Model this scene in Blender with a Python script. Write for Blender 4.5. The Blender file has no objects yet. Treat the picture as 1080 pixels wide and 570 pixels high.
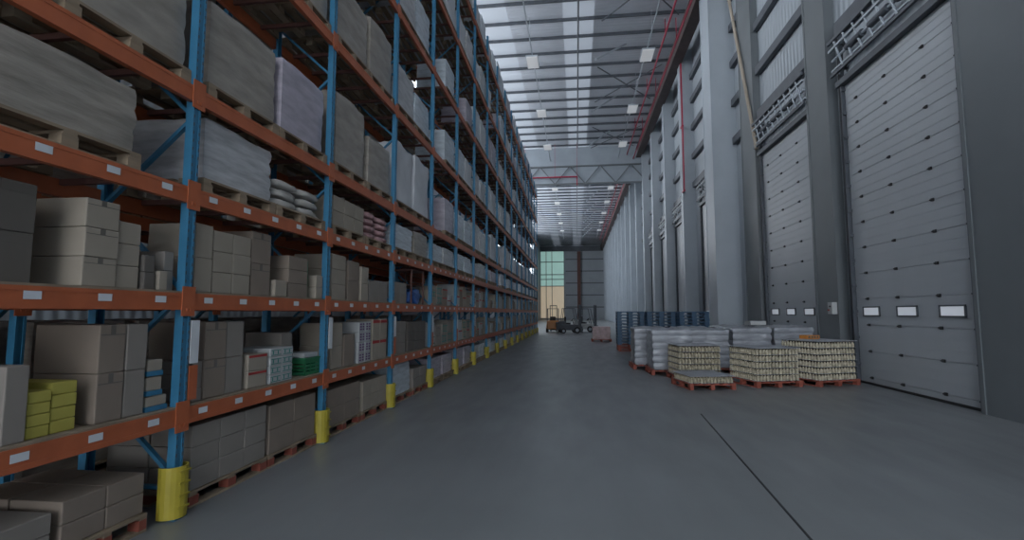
import bpy, math, random
from mathutils import Vector, Matrix, noise
random.seed(7)
col = bpy.context.scene.collection
R = math.radians

# ------------------------------------------------------------------ helpers
def mat(name, rgb, rough=.6, var=.12, scale=3.0, metal=0.0, bump=0.0, stretch=(1,1,1), emit=None, spec=.5, coord='Object'):
    m = bpy.data.materials.new(name); m.use_nodes = True
    nt = m.node_tree; b = nt.nodes['Principled BSDF']
    b.inputs['Roughness'].default_value = rough
    b.inputs['Metallic'].default_value = metal
    b.inputs['Specular IOR Level'].default_value = spec
    tc = nt.nodes.new('ShaderNodeTexCoord'); mp = nt.nodes.new('ShaderNodeMapping')
    mp.inputs['Scale'].default_value = stretch
    nt.links.new(tc.outputs[coord], mp.inputs['Vector'])
    n = nt.nodes.new('ShaderNodeTexNoise'); n.inputs['Scale'].default_value = scale
    n.inputs['Detail'].default_value = 5
    nt.links.new(mp.outputs[0], n.inputs['Vector'])
    cr = nt.nodes.new('ShaderNodeValToRGB')
    cr.color_ramp.elements[0].position = .3; cr.color_ramp.elements[1].position = .7
    cr.color_ramp.elements[0].color = (*[c*(1-var) for c in rgb], 1)
    cr.color_ramp.elements[1].color = (*[min(1, c*(1+var)) for c in rgb], 1)
    nt.links.new(n.outputs['Fac'], cr.inputs['Fac'])
    nt.links.new(cr.outputs['Color'], b.inputs['Base Color'])
    if bump:
        bp = nt.nodes.new('ShaderNodeBump'); bp.inputs['Strength'].default_value = bump
        bp.inputs['Distance'].default_value = .02
        nt.links.new(n.outputs['Fac'], bp.inputs['Height']); nt.links.new(bp.outputs[0], b.inputs['Normal'])
    if emit:
        b.inputs['Emission Color'].default_value = (*emit[0], 1)
        b.inputs['Emission Strength'].default_value = emit[1]
    return m

M = {}
M['orange'] = mat('orange powder coat', (.44, .115, .046), .45, .10, 6)
M['blue'] = mat('blue powder coat', (.04, .18, .31), .42, .10, 6)
M['yellow'] = mat('yellow guard plastic', (.42, .34, .04), .45, .10, 5)
M['white'] = mat('white label', (.62, .64, .66), .6, .05, 5)
M['kraft'] = mat('brown cardboard', (.235, .188, .15), .85, .10, 2.2)
M['kraft_pale'] = mat('pale cardboard', (.33, .285, .23), .85, .08, 2.2)
M['kraft_grey'] = mat('grey cardboard', (.25, .222, .196), .85, .08, 2.2)
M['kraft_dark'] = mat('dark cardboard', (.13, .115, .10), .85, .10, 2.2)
M['yellow_box'] = mat('yellow green card', (.42, .37, .075), .8, .08, 2)
M['white_box'] = mat('white card', (.40, .41, .41), .75, .06, 2)
M['teal'] = mat('teal print', (.02, .20, .17), .7, .05, 4)
M['green'] = mat('green crate plastic', (.02, .17, .07), .5, .1, 4)
M['purple'] = mat('purple print', (.13, .05, .16), .7, .05, 4)
M['red'] = mat('red print', (.36, .03, .03), .7, .08, 4)
M['tape'] = mat('clear brown tape', (.28, .22, .15), .35, .08, 4)
M['wood'] = mat('pallet timber', (.27, .205, .14), .85, .22, 3, stretch=(1,1,6))
M['wood_dark'] = mat('weathered pallet timber', (.12, .085, .06), .9, .25, 3)
M['red_pallet'] = mat('red painted timber', (.27, .07, .045), .75, .2, 4)
M['blue_pallet'] = mat('dark blue pallet plastic', (.016, .065, .13), .5, .2, 4)
M['deck'] = mat('shelf board', (.25, .20, .145), .85, .2, 3)
M['wrap'] = mat('grey stretch film', (.46, .46, .465), .32, .22, 3.5, bump=.5, stretch=(1,1,3))
M['wrap_blue'] = mat('bluish stretch film', (.52, .57, .61), .30, .2, 3.5, bump=.5, stretch=(1,1,3))
M['wrap_tan'] = mat('film over brown cartons', (.31, .275, .235), .38, .2, 3.5, bump=.5, stretch=(1,1,3))
M['wrap_purple'] = mat('film with mauve tint', (.41, .37, .42), .34, .2, 3.5, bump=.5, stretch=(1,1,3))
M['wrap_white'] = mat('milky stretch film', (.30, .315, .345), .28, .18, 4, bump=.6, stretch=(1,1,3))
M['fabric_white'] = mat('white woven cover', (.60, .61, .63), .8, .1, 3, bump=.5)
M['sack'] = mat('pale woven sack', (.42, .40, .37), .8, .12, 6, bump=.4)
M['sack_red'] = mat('red and white sack', (.40, .24, .24), .7, .45, 9, bump=.3)
M['bag_blue'] = mat('blue plastic bag', (.03, .10, .32), .4, .3, 8, bump=.6)
M['steel'] = mat('painted wall steel', (.30, .34, .38), .5, .06, 1.0)
M['steel_light'] = mat('pale column steel', (.36, .40, .44), .45, .05, 1.0)
M['steel_dark'] = mat('dark steel', (.07, .08, .095), .5, .15, 3)
M['steel_mid'] = mat('grey painted column', (.13, .145, .155), .5, .06, 1.0)
M['door'] = mat('door skin', (.36, .385, .41), .42, .04, .8)
M['glass_white'] = mat('frosted pane', (.7, .74, .78), .2, .02, 1, emit=((.85,.9,1.0), .2))
M['black'] = mat('black rubber', (.015, .015, .017), .6, .1, 5)
M['red_pipe'] = mat('red sprinkler pipe', (.33, .02, .05), .45, .08, 4)
M['rust_girder'] = mat('red oxide steel', (.12, .05, .04), .6, .15, 3)
M['eave'] = mat('dark brown eave steel', (.085, .062, .06), .6, .15, 3)
M['lamp'] = mat('lamp diffuser', (.55, .55, .55), .3, .01, 1, emit=((.93,.96,1.0), .2))
M['sky'] = mat('translucent roof sheet', (.36, .39, .42), .4, .04, .3, emit=((.74,.84,1.0), .22))
M['green_glass'] = mat('translucent green wall sheet', (.3, .5, .45), .4, .05, .3, emit=((.42,.68,.62), .38))
M['tan_glass'] = mat('translucent tan wall sheet', (.5, .42, .3), .4, .05, .3, emit=((.66,.55,.40), .38))
M['bottle'] = mat('cream filled bottle', (.46, .41, .30), .25, .35, 14)
M['cap'] = mat('dark bottle cap', (.05, .035, .02), .4, .2, 5)
M['sheet'] = mat('grey layer sheet', (.33, .345, .37), .6, .1, 2)
M['fl_orange'] = mat('orange truck body', (.50, .20, .045), .4, .08, 3)
M['fl_pale'] = mat('pale truck body', (.42, .44, .44), .4, .06, 3)

def wallmat(name, rgb, scale_y):
    """ribbed cladding: rib bump plus slight colour change"""
    m = mat(name, rgb, .5, .05, .7)
    nt = m.node_tree; b = nt.nodes['Principled BSDF']
    tc = nt.nodes.new('ShaderNodeTexCoord'); w = nt.nodes.new('ShaderNodeTexWave')
    w.bands_direction = 'Y'; w.inputs['Scale'].default_value = scale_y; w.inputs['Distortion'].default_value = 0
    nt.links.new(tc.outputs['Object'], w.inputs['Vector'])
    bp = nt.nodes.new('ShaderNodeBump'); bp.inputs['Strength'].default_value = .6; bp.inputs['Distance'].default_value = .03
    nt.links.new(w.outputs['Fac'], bp.inputs['Height']); nt.links.new(bp.outputs[0], b.inputs['Normal'])
    return m
M['cladding'] = wallmat('ribbed wall cladding', (.33, .365, .40), 1.2)

# floor: polished concrete
def floormat():
    m = mat('polished concrete', (.18, .19, .195), .40, .10, .5)
    nt = m.node_tree; b = nt.nodes['Principled BSDF']
    n = nt.nodes.new('ShaderNodeTexNoise'); n.inputs['Scale'].default_value = 1.4; n.inputs['Detail'].default_value = 8
    tc = nt.nodes.new('ShaderNodeTexCoord'); mp = nt.nodes.new('ShaderNodeMapping'); mp.inputs['Scale'].default_value = (2.2, .5, 1)
    nt.links.new(tc.outputs['Object'], mp.inputs[0]); nt.links.new(mp.outputs[0], n.inputs['Vector'])
    mr = nt.nodes.new('ShaderNodeMapRange'); mr.inputs['To Min'].default_value = .26; mr.inputs['To Max'].default_value = .50
    nt.links.new(n.outputs['Fac'], mr.inputs['Value']); nt.links.new(mr.outputs[0], b.inputs['Roughness'])
    return m
M['floor'] = floormat()
M['ceiling'] = wallmat('roof sheet', (.50, .53, .58), 1.0)

class MB:
    def __init__(s): s.v = []; s.f = []; s.m = []
    def box(s, x0, x1, y0, y1, z0, z1, mi=0):
        b = len(s.v)
        s.v += [(x,y,z) for z in (z0,z1) for y in (y0,y1) for x in (x0,x1)]
        for q in ((0,2,3,1),(4,5,7,6),(0,1,5,4),(2,6,7,3),(0,4,6,2),(1,3,7,5)):
            s.f.append(tuple(b+i for i in q)); s.m.append(mi)
        return s
    def bar(s, a, c, w, h=None, mi=0):
        a = Vector(a); c = Vector(c); d = (c-a).normalized(); h = h or w
        u = d.cross(Vector((0,0,1)));
        if u.length < 1e-4: u = Vector((1,0,0))
        u.normalize(); t = u.cross(d)
        b = len(s.v)
        for p in (a, c):
            for (i,j) in ((-1,-1),(1,-1),(1,1),(-1,1)):
                s.v.append(tuple(p+u*(i*w/2)+t*(j*h/2)))
        for q in ((0,3,2,1),(4,5,6,7),(0,1,5,4),(1,2,6,5),(2,3,7,6),(3,0,4,7)):
            s.f.append(tuple(b+i for i in q)); s.m.append(mi)
        return s
    def cyl(s, a, c, r, n=10, mi=0, r2=None):
        a = Vector(a); c = Vector(c); d = (c-a).normalized(); r2 = r if r2 is None else r2
        u = d.cross(Vector((0,0,1)));
        if u.length < 1e-4: u = Vector((1,0,0))
        u.normalize(); t = u.cross(d); b = len(s.v)
        for p, rr in ((a,r),(c,r2)):
            for k in range(n):
                an = 2*math.pi*k/n; s.v.append(tuple(p+u*rr*math.cos(an)+t*rr*math.sin(an)))
        for k in range(n):
            s.f.append((b+k, b+(k+1)%n, b+n+(k+1)%n, b+n+k)); s.m.append(mi)
        s.f.append(tuple(b+k for k in reversed(range(n)))); s.m.append(mi)
        s.f.append(tuple(b+n+k for k in range(n))); s.m.append(mi)
        return s
    def lathe(s, cx, cy, z0, prof, n=8, mi=0):
        b = len(s.v)
        for r, z in prof:
            for k in range(n):
                an = 2*math.pi*k/n; s.v.append((cx+r*math.cos(an), cy+r*math.sin(an), z0+z))
        for j in range(len(prof)-1):
            for k in range(n):
                s.f.append((b+j*n+k, b+j*n+(k+1)%n, b+(j+1)*n+(k+1)%n, b+(j+1)*n+k)); s.m.append(mi)
        j = len(prof)-1
        s.f.append(tuple(b+j*n+k for k in range(n))); s.m.append(mi)
        return s
    def mesh(s, name, mats, smooth=False):
        me = bpy.data.meshes.new(name); me.from_pydata(s.v, [], s.f)
        mats = mats if isinstance(mats, (list, tuple)) else [mats]
        for m in mats: me.materials.append(m)
        if len(mats) > 1: me.polygons.foreach_set('material_index', s.m)
        if smooth: me.polygons.foreach_set('use_smooth', [True]*len(s.f))
        me.update(); return me
    def obj(s, name, mats, parent=None, loc=(0,0,0), rz=0, bevel=0, smooth=False):
        return link(name, s.mesh(name, mats, smooth), parent, loc, rz, bevel)

def link(name, me, parent=None, loc=(0,0,0), rz=0, bevel=0):
    o = bpy.data.objects.new(name, me); col.objects.link(o)
    o.location = loc; o.rotation_euler = (0,0,rz)
    if parent: o.parent = parent
    if bevel:
        b = o.modifiers.new('bevel', 'BEVEL'); b.width = bevel; b.segments = 2; b.limit_method = 'ANGLE'
    return o

def tag(o, label=None, cat=None, group=None, kind=None):
    if label: o['label'] = label
    if cat: o['category'] = cat
    if group: o['group'] = group
    if kind: o['kind'] = kind
    return o

def thing(name, label, cat, loc=(0,0,0), rz=0, group=None):
    o = bpy.data.objects.new(name, None); col.objects.link(o); o.empty_display_size = .2
    o.location = loc; o.rotation_euler = (0,0,rz)
    return tag(o, label, cat, group)

def copy_tree(o, parent=None):
    c = o.copy(); col.objects.link(c); c.parent = parent
    for ch in KIDS.get(o.name, [k for k in o.children]): copy_tree(ch, c)
    return c
KIDS = {}
def dup(root, loc, rz, label, group=None, scale=None):
    c = copy_tree(root); c.location = loc; c.rotation_euler = (0,0,rz); c['label'] = label
    if group: c['group'] = group
    if scale: c.scale = scale
    return c
used = set()
def place(proto, loc, rz, label, group, cat=None, scale=None):
    """first call moves the prototype itself, later ones copy it"""
    if proto.name in used:
        o = dup(proto, loc, rz, label, group, scale)
    else:
        used.add(proto.name); o = proto; o.location = loc; o.rotation_euler = (0,0,rz)
        if scale: o.scale = scale
        o['label'] = label
        if group: o['group'] = group
    return o
def struct(o): o['kind'] = 'structure'; return o

ORD = ['nearest','second','third','fourth','fifth','sixth','seventh','eighth','ninth','tenth','eleventh','twelfth',
       'thirteenth','fourteenth','fifteenth','sixteenth','seventeenth']
LV = [.0, .92, 1.92, 2.87, 3.80, 5.72, 7.76, 9.88, 12.0]        # top of the beams of each shelf
LNAME = ['floor','first shelf','second shelf','third shelf','fourth shelf','fifth shelf','sixth shelf','seventh shelf','top shelf']
XP = -3.42; BAY = 2.55; Y0 = 1.55; NB = 17; DEP = .92
H = 18.75; YF = 128.0; XW = 7.25

# ------------------------------------------------------------------ setting
struct(MB().box(-9.3, 7.6, -20, YF+.3, -.2, 0).obj('floor', M['floor']))
# control joints cut in the slab
jn = MB()
jn.bar((2.12, -2, .001), (1.75, 3.9, .001), .022, .004); jn.bar((1.75, 3.9, .001), (2.12, 9.3, .001), .022, .004)
struct(jn.obj('trim_1', M['black']))
struct(MB().box(XW, XW+.3, -20, YF+.3, 0, H).obj('wall_right', M['cladding']))
wl = MB().box(-9.3, -9.0, -20, 52, 0, 13.2).box(-9.3, -9.0, 52, YF+.3, 0, 9.5).box(-9.3, -9.0, 108, YF+.3, 9.5, 18.45).box(-9.3, -9.0, -20, YF+.3, 18.45, H)
y = -20
while y < YF: wl.box(-9.25, -9.05, y, y+.18, 13.2 if y < 52 else 9.5, 18.45); y += 6
struct(wl.obj('wall_left', M['cladding']))          # unseen window strip and taller openings beyond the rack, added to let in more daylight
struct(MB().box(-9.0, XW, YF, YF+.3, 0, H).obj('wall_back', M['cladding']))
# roof with slots for the skylights
sl = [(-5.45, -3.75), (-.62, 1.18)]
c = MB(); xs = -9.3
for a, b in sl + [(7.6, 7.6)]:
    c.box(xs, a, -20, YF+.3, H, H+.15); xs = b
ceil = struct(c.obj('ceiling', M['ceiling']))
pu = MB(); y = 4.0
while y < YF-1:
    pu.box(-9, XW, y, y+.09, H-.16, H-.001); pu.box(-9, XW, y-.01, y+.10, H-.17, H-.16); y += 1.86
pu.obj('purlins', M['steel_dark'], ceil)
for i, (a, b) in enumerate(sl):
    w = MB().box(a, b, -20, YF+.3, H+.02, H+.06).obj(f'window_{i+2}', M['sky']); struct(w)
# far translucent facade
w = struct(MB().box(-9, -3.0, YF-.22, YF-.02, 8.4, H-1.0).obj('window_1', M['green_glass']))
MB().box(-9, -3.0, YF-.22, YF-.02, .3, 8.3).obj('lower_pane', M['tan_glass'], w)['label'] = 'tan lower panes'
f = MB()
for x in (-9, -7.55, -6.1, -3.05): f.box(x, x+.14, YF-.4, YF-.22, .2, H-1)
for z in (.2, 8.3, 10.0, 11.2, 14.4, H-1.1): f.box(-9, -3.0, YF-.42, YF-.22, z, z+.18)
f.obj('window_frame', M['steel_mid'], w)
struct(MB().box(-9, XW, YF-1.0, YF-.7, 17.1, H-.4).obj('trim_2', M['steel_dark']))
# girts and posts on the end wall
g = MB()
for z in (3, 6, 9, 12, 15): g.box(-2.6, XW-.01, YF-.14, YF-.001, z, z+.28)
struct(g.obj('trim_3', M['steel_mid']))
struct(MB().box(.3, 1.15, YF-1.2, YF-.35, 0, 17.0).obj('trim_4', M['rust_girder']))

# smoke curtain across the roof with hanging truss
sc_ = struct(MB().box(-9, XW-.01, 50.4, 50.52, 14.55, H-.37).obj('trim_5', M['steel']))
t = MB()
for z in (14.6, 16.4): t.bar((-9, 50.2, z), (XW-.05, 50.2, z), .16, .12)
for x in range(-8, 7, 3):
    t.bar((x, 50.2, 14.6), (x+1.5, 50.2, 16.4), .09, .09); t.bar((x+1.5, 50.2, 16.4), (x+3, 50.2, 14.6), .09, .09)
t.obj('lattice_girder', M['steel_mid'], sc_)
# eave girder along the right wall, reddish
struct(MB().box(6.15, 6.45, -6, YF-2, 17.2, 17.9).box(6.0, 6.6, -6, YF-2, 17.9, 18.0).box(6.0, 6.6, -6, YF-2, 17.1, 17.2).obj('trim_6', M['eave']))
# cross bracing in the roof (rods)
rb = MB(); y = 11.0
while y < 48:
    rb.bar((1.6, y, H-.5), (5.8, y+5.6, H-.5), .06, .05); rb.bar((5.8, y, H-.56), (1.6, y+5.6, H-.56), .06, .05); y += 11.2
struct(rb.obj('trim_7', M['steel_dark']))
rk = MB(); y = 13.0
while y < 100:
    rk.bar((1.25, y, H-2.6), (3.2, y+2.6, H-.4), .1, .1); y += 7.6
struct(rk.obj('trim_8', M['steel_light']))

# columns on the right wall
tn = 9
def pil(y0, y1, xin, m='steel_mid', z1=H-.37):
    global tn
    b = MB().box(xin, XW, y0, y1, 0, z1)
    b.box(xin-.02, xin, y0-.03, y0+.06, 0, z1); b.box(xin-.02, xin, y1-.06, y1+.03, 0, z1)
    o = struct(b.obj(f'trim_{tn}', M[m])); tn += 1; return o
pil(8.02, 9.9, 6.98); pil(14.62, 15.85, 6.98); pil(20.35, 21.9, 6.98)
pil(2.0, 3.9, 6.98)
pil(23.4, 24.85, 6.2, 'steel_light')
for k in range(16): pil(31.4+6*k, 31.95+6*k, 6.5, 'steel_light')

# horizontal girts between columns on the upper wall
for i, z in enumerate((9.45, 11.2, 13.0, 14.7, 16.2)):
    g = MB()
    for y0 in (4.0, 9.95, 15.95): g.box(7.05, XW, y0, y0+4.3 if y0 > 5 else 8.0, z-.16, z+.16)
    g.box(7.05, XW, 21.95, 23.35, z-.16, z+.16); g.box(7.05, XW, 25.0, 31.3, z-.16, z+.16)
    for k in range(15): g.box(7.05, XW, 32.1+6*k, 37.3+6*k, z-.16, z+.16)
    struct(g.obj(f'trim_{tn}', M['steel_dark'])); tn += 1

# ------------------------------------------------------------------ sectional dock doors
hinge_me = MB().box(-.03, 0, -.035, .035, -.03, .03).cyl((-.03,-.05,0), (-.03,.05,0), .018, 6).mesh('hinge', M['black'])
def make_door(n, y0, y1, detail):
    o = bpy.data.objects.new(f'door_{n}', None); col.objects.link(o); o.location = (7.12, y0, 0); struct(o)
    w = y1-y0
    p = MB(); z = .03; zs = [.17+.64*k for k in range(12)]
    edges = [.03] + zs + [7.75]
    for a, b in zip(edges, edges[1:]):
        p.box(0, .06, .05, w-.05, a+.006, b-.006)
        p.box(-.006, 0, .05, w-.05, a+(b-a)*.32, a+(b-a)*.36); p.box(-.006, 0, .05, w-.05, a+(b-a)*.66, a+(b-a)*.70)
    p.box(.02, .05, .06, w-.06, .03, 7.74)
    p.obj('door_panel', M['door'], o)
    MB().box(-.03, .05, .03, w-.03, 0, .05).obj('bottom_seal', M['black'], o)
    for cy in (w*.17, w*.5, w*.83):
        f = MB()
        a, b, c_, d = cy-.35, cy+.35, 1.66, 1.90
        f.box(-.03, .001, a, b, c_, c_+.03).box(-.03, .001, a, b, d-.03, d).box(-.03, .001, a, a+.035, c_, d).box(-.03, .001, b-.035, b, c_, d)
        fr = f.obj('door_window', M['steel_dark'], o)
        MB().box(-.016, -.004, cy-.315, cy+.315, 1.69, 1.87).obj('pane', M['glass_white'], fr)
    if detail:
        for z in zs:
            for cy in (.1, w*.25, w*.57, w*.86): link('hinge', hinge_me, o, (-.002, cy, z))
    for s, cy in ((0, -.02), (1, w+.02)):
        tr = MB().box(-.10, .02, cy-.03, cy+.03, 0, 9.2)
        tr.box(-.10, -.085, cy-.07, cy+.07, 0, 9.2)
        z = .45
        while z < 9: tr.box(-.08, .10, cy-.10, cy+.10, z, z+.07); z += .65
        tr.obj('track', M['steel_dark'], o)
    # spring shaft, cables and rails above the leaf
    s = MB()
    s.box(-.14, .02, -.15, w+.15, 7.76, 7.92)
    s.box(-.26, -.20, -.15, w+.15, 8.05, 8.13); s.box(-.3, -.24, -.15, w+.15, 8.95, 9.05)
    s.obj('header_rail', M['steel_dark'], o)
    s = MB(); s.cyl((-.2, -.1, 8.5), (-.2, w+.1, 8.5), .035, 8)
    s.box(-.22, -.14, -.15, w+.15, 8.2, 8.25); s.box(-.28, -.2, -.15, w+.15, 8.75, 8.81)
    k = 0
    while k*.45 < w-.45:
        s.bar((-.22, k*.45, 8.1), (-.26, k*.45+.35, 8.98), .035, .035); k += 1
    s.obj('lift_shaft', M['steel_light'], o)
    for cy in (w*.25, w*.5, w*.75):
        MB().cyl((-.2, cy-.35, 8.5), (-.2, cy+.35, 8.5), .09, 12).obj('spring', M['steel_dark'], o)
    return o
make_door(1, 9.98, 14.05, True)
make_door(2, 15.98, 20.05, True)
make_door(3, 4.0, 7.95, False)
for k in range(4): make_door(4+k, 25.5+6*k if k == 0 else 26.9+6*k-.6, 29.5 if k == 0 else 30.9+6*k-.6, False) if k == 0 else make_door(4+k, 32.4+6*(k-1), 36.9+6*(k-1), False)

# things on the right wall
t = thing('door_control_box', 'small grey control box on the wall just left of the nearest tall dock door', 'control box', (6.93, 14.80, 1.87))
MB().box(-.10, .045, -.12, .12, -.16, .16).obj('housing', M['white_box'], t, bevel=.01)
MB().cyl((-.13, -.04, .05), (-.10, -.04, .05), .022, 10).obj('button', M['black'], t); MB().cyl((-.13, .04, -.05), (-.10, .04, -.05), .022, 10).obj('button', M['red'], t)
tag(MB().cyl((6.5, 31.0, 9.0), (6.5, 31.0, 17.0), .05, 8).box(6.44, 6.56, 30.95, 31.39, 9.0, 9.1).box(6.44, 6.56, 30.95, 31.39, 13.0, 13.1).obj('drop_pipe', M['red_pipe']), 'vertical red pipe on a pale column high on the right wall', 'pipe')
tag(MB().cyl((6.88, 23.2, 17.6), (6.90, 19.98, 8.0), .065, 10).obj('slanted_pipe', M['kraft_pale']), 'pale slanted pipe leaning behind the second dock door column', 'pipe')
for i, (x, z, lab) in enumerate(((5.15, 17.45, 'long red sprinkler pipe under the roof, nearer the middle of the aisle'), (5.75, 17.0, 'long red sprinkler pipe under the roof, nearer the right wall'))):
    p = MB().cyl((x, -4, z), (x, 110, z), .055, 8)
    y = 6
    while y < 100: p.box(x-.02, x+.02, y, y+.04, z, H-.37); y += 7.44
    tag(p.obj('sprinkler_pipe', M['red_pipe']), lab, 'pipe', 'roof sprinkler pipes')
p = MB().cyl((-8.9, 50.1, 15.3), (.2, 50.1, 15.3), .07, 8).cyl((.2, 50.1, 15.3), (.2, 50.1, 14.4), .05, 8)
for x in (-8, -5, -2, .2): p.box(x-.03, x+.03, 50.1, 50.41, 15.28, 15.34).box(x-.012, x+.012, 50.06, 50.1, 15.3, H-.0)
tag(p.obj('sprinkler_pipe', M['red_pipe']), 'red pipe running crosswise on the flat roof curtain', 'pipe')
tag(MB().cyl((.27, -4, H-.42), (.27, 110, H-.42), .05, 8).obj('ridge_conduit', M['steel_dark']), 'dark conduit running down the middle of the central skylight', 'conduit')

# lighting rails and lamps
for x, lab in ((-2.45, 'thin grey lamp rail hung from the roof, nearer the rack'), (4.25, 'thin grey lamp rail hung from the roof, nearer the dock doors')):
    p = MB().box(x-.03, x+.03, -4, 105, 17.05, 17.12)
    y = 5
    while y < 104: p.cyl((x, y, 17.1), (x, y, H-.37), .012, 5); y += 7.44
    tag(p.obj('lamp_rail', M['steel_light']), lab, 'lamp rail')
lamp = thing('high_bay_lamp', 'x', 'lamp')
MB().box(-.36, .36, -.72, .72, .04, .12).box(-.15, .15, -.15, .15, .12, .26).obj('housing', M['steel_light'], lamp)
MB().box(-.33, .33, -.69, .69, .0, .04).obj('diffuser', M['lamp'], lamp)
MB().cyl((0,0,.25), (0,0,.37), .012, 6).obj('hanger', M['steel_dark'], lamp)
for side, x in (('rack', -2.45), ('dock door', 4.25)):
    for k in range(10):
        place(lamp, (x, 21.3+7.9*k, 16.68), 0, f'flat white lamp under the roof, {ORD[k]} along the row on the {side} side', 'high bay lamps under the roof')

# ------------------------------------------------------------------ pallet rack
def post_mesh(h=12.9):
    b = MB()
    # sigma style upright, open to the back, with two rows of slots suggested by raised pads
    b.box(-.012, 0, -.045, .045, 0, h); b.box(-.07, -.012, -.045, -.037, 0, h); b.box(-.07, -.012, .037, .045, 0, h)
    b.box(0, .006, -.045, -.022, 0, h); b.box(0, .006, .022, .045, 0, h)
    return b
def slots():
    b = MB(); z = .5
    while z < 6.5:
        for s in (-.033, .033): b.box(.006, .0068, s-.006, s+.006, z, z+.03)
        z += .075
    return b
def build_rack(label, xf, flip, det, levels=range(1, 9)):
    rack = thing('pallet_rack', label, 'pallet rack', (xf, Y0, 0))
    pm = post_mesh().mesh('post', M['blue']); pb = post_mesh(); z = .5
    while z < 6.5:                                   # rows of punched slots
        for s_ in (-.033, .033): pb.box(.006, .0068, s_-.006, s_+.006, z, z+.03, 1)
        z += .075
    sm = pb.mesh('post', [M['blue'], M['steel_dark']])
    br = MB(); z = .35; s = 1
    while z < 12.2:
        a, b = ((-.05, -DEP+.05) if s > 0 else (-DEP+.05, -.05))
        br.bar((a, 0, z), (b, 0, z+.75), .045, .03); z += .8; s = -s
    for z in (.25, 6.4, 12.5): br.bar((-.05, 0, z), (-DEP+.05, 0, z), .045, .03)
    brm = br.mesh('frame_brace', M['blue'])
    foot = MB().box(-.09, .05, -.07, .07, 0, .012).cyl((.035,.05,.012), (.035,.05,.03), .01, 6).cyl((.035,-.05,.012), (.035,-.05,.03), .01, 6).mesh('foot_plate', M['blue'])
    gb = MB(); n = 12
    for k in range(n):                      # open-backed curved guard, 42 cm tall
        a0 = math.pi*(-.62+1.24*k/n); a1 = math.pi*(-.62+1.24*(k+1)/n)
        r0, r1 = .105, .118
        q = [(r*math.cos(a)-.045, r*math.sin(a)) for a in (a0,a1) for r in (r0,r1)]
        b = len(gb.v)
        for z in (.015, .44):
            for (x_, y_) in q: gb.v.append((x_, y_, z))
        for f in ((0,1,5,4),(1,3,7,5),(3,2,6,7),(2,0,4,6),(4,5,7,6),(0,2,3,1)): gb.f.append(tuple(b+i for i in f)); gb.m.append(0)
    for z in (.10, .20, .30, .40): gb.box(.066, .078, -.06, .06, z-.008, z+.008)
    gm = gb.mesh('post_guard', M['yellow'], False)
    for k in range(NB+1):
        y = k*BAY
        p = link('post', sm if det and k < 5 else pm, rack, (0, y, 0.012))
        q = link('post', pm, rack, (-DEP, y, 0.012)); q.rotation_euler = (0,0,math.pi)
        link('frame_brace', brm, rack, (0, y, 0)); link('foot_plate', foot, rack, (0, y, 0))
        if det: link('post_guard', gm, rack, (0, y, 0))
    bl = BAY-.095
    def beam_mb():
        b = MB(); b.box(-.05, 0, .0475, .0475+bl, -.145, 0); b.box(-.0, .004, .0475, .0475+bl, -.145, -.11); b.box(0, .004, .0475, .0475+bl, -.03, 0)
        b.box(.004, .012, .0, .075, -.20, .06); b.box(.004, .012, BAY-.075, BAY, -.20, .06)
        b.box(.0125, .02, .012, .03, -.16, -.13); b.box(.0125, .02, BAY-.03, BAY-.012, -.16, -.13)
        return b
    bm_ = beam_mb().mesh('beam', M['orange'])
    lab = MB().box(.0045, .006, -.055, .055, -.085, -.032).mesh('location_label', M['white'])
    order = sorted([(b, l) for b in range(NB) for l in levels])
    cnt = 0; rest = MB(); nl = 0
    for (b, l) in order:
        if cnt < 98:
            o = link('beam', bm_, rack, (.008, b*BAY, LV[l])); cnt += 1
            if det and l in (1, 2, 3) and b < 6 and nl < 90:
                for j in range(5): link('location_label', lab, o, (0, .25+j*.5, 0)); nl += 1
        else:
            y = b*BAY; z = LV[l]
            rest.box(-.04, .01, y+.0475, y+.0475+bl, z-.145, z); rest.box(.012, .02, y, y+.07, z-.2, z+.06); rest.box(.012, .02, y+BAY-.07, y+BAY, z-.2, z+.06)
    if rest.v: tag(rest.obj('beam', M['orange'], rack), kind='stuff')
    rr = MB()
    for (b, l) in order:
        y = b*BAY; z = LV[l]; rr.box(-DEP-.01, -DEP+.04, y+.0475, y+.0475+bl, z-.145, z)
    tag(rr.obj('rear_beam', M['orange'], rack), kind='stuff')
    # support bars between front and rear beams (upper levels) and boards on the two lowest
    sb = MB()
    for (b, l) in order:
        if l < 3: continue
        for f in (.16, .38, .62, .84): sb.box(-DEP+.04, -.042, b*BAY+BAY*f-.02, b*BAY+BAY*f+.02, LV[l]-.05, LV[l]-.001)
    tag(sb.obj('support_bar', M['rust_girder'], rack), kind='stuff')
    if det:
        for l in (1, 2):
            d = MB(); x = -DEP+.03
            while x < -.03:
                d.box(x, x+.10, .05, BAY-.05, .0005, .018); x += .113
            dm = d.mesh('shelf_board', M['deck'])
            for b in range(NB): link('shelf_board', dm, rack, (0, b*BAY, LV[l]))
    return rack
rack = build_rack('tall orange and blue pallet rack along the left side of the aisle', XP, False, True)
rack2 = build_rack('second orange and blue pallet rack standing back to back behind the front rack', XP-DEP-.75, False, False)
# marker plates screwed to the posts
def plate(k, z0, z1, m, lab, w=.10):
    o = MB().box(.012, .018, .05, .05+w, z0, z1).obj('marker_plate', M[m], rack, (0, (k)*BAY, 0)); o['label'] = lab
for k in (1, 2, 3, 4, 5, 6):
    if k != 2 : plate(k, .98, 1.28, 'orange', 'orange marker plate')
    plate(k, 1.30 if k != 2 else 1.25, 1.68, 'white', 'white marker plate')

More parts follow.
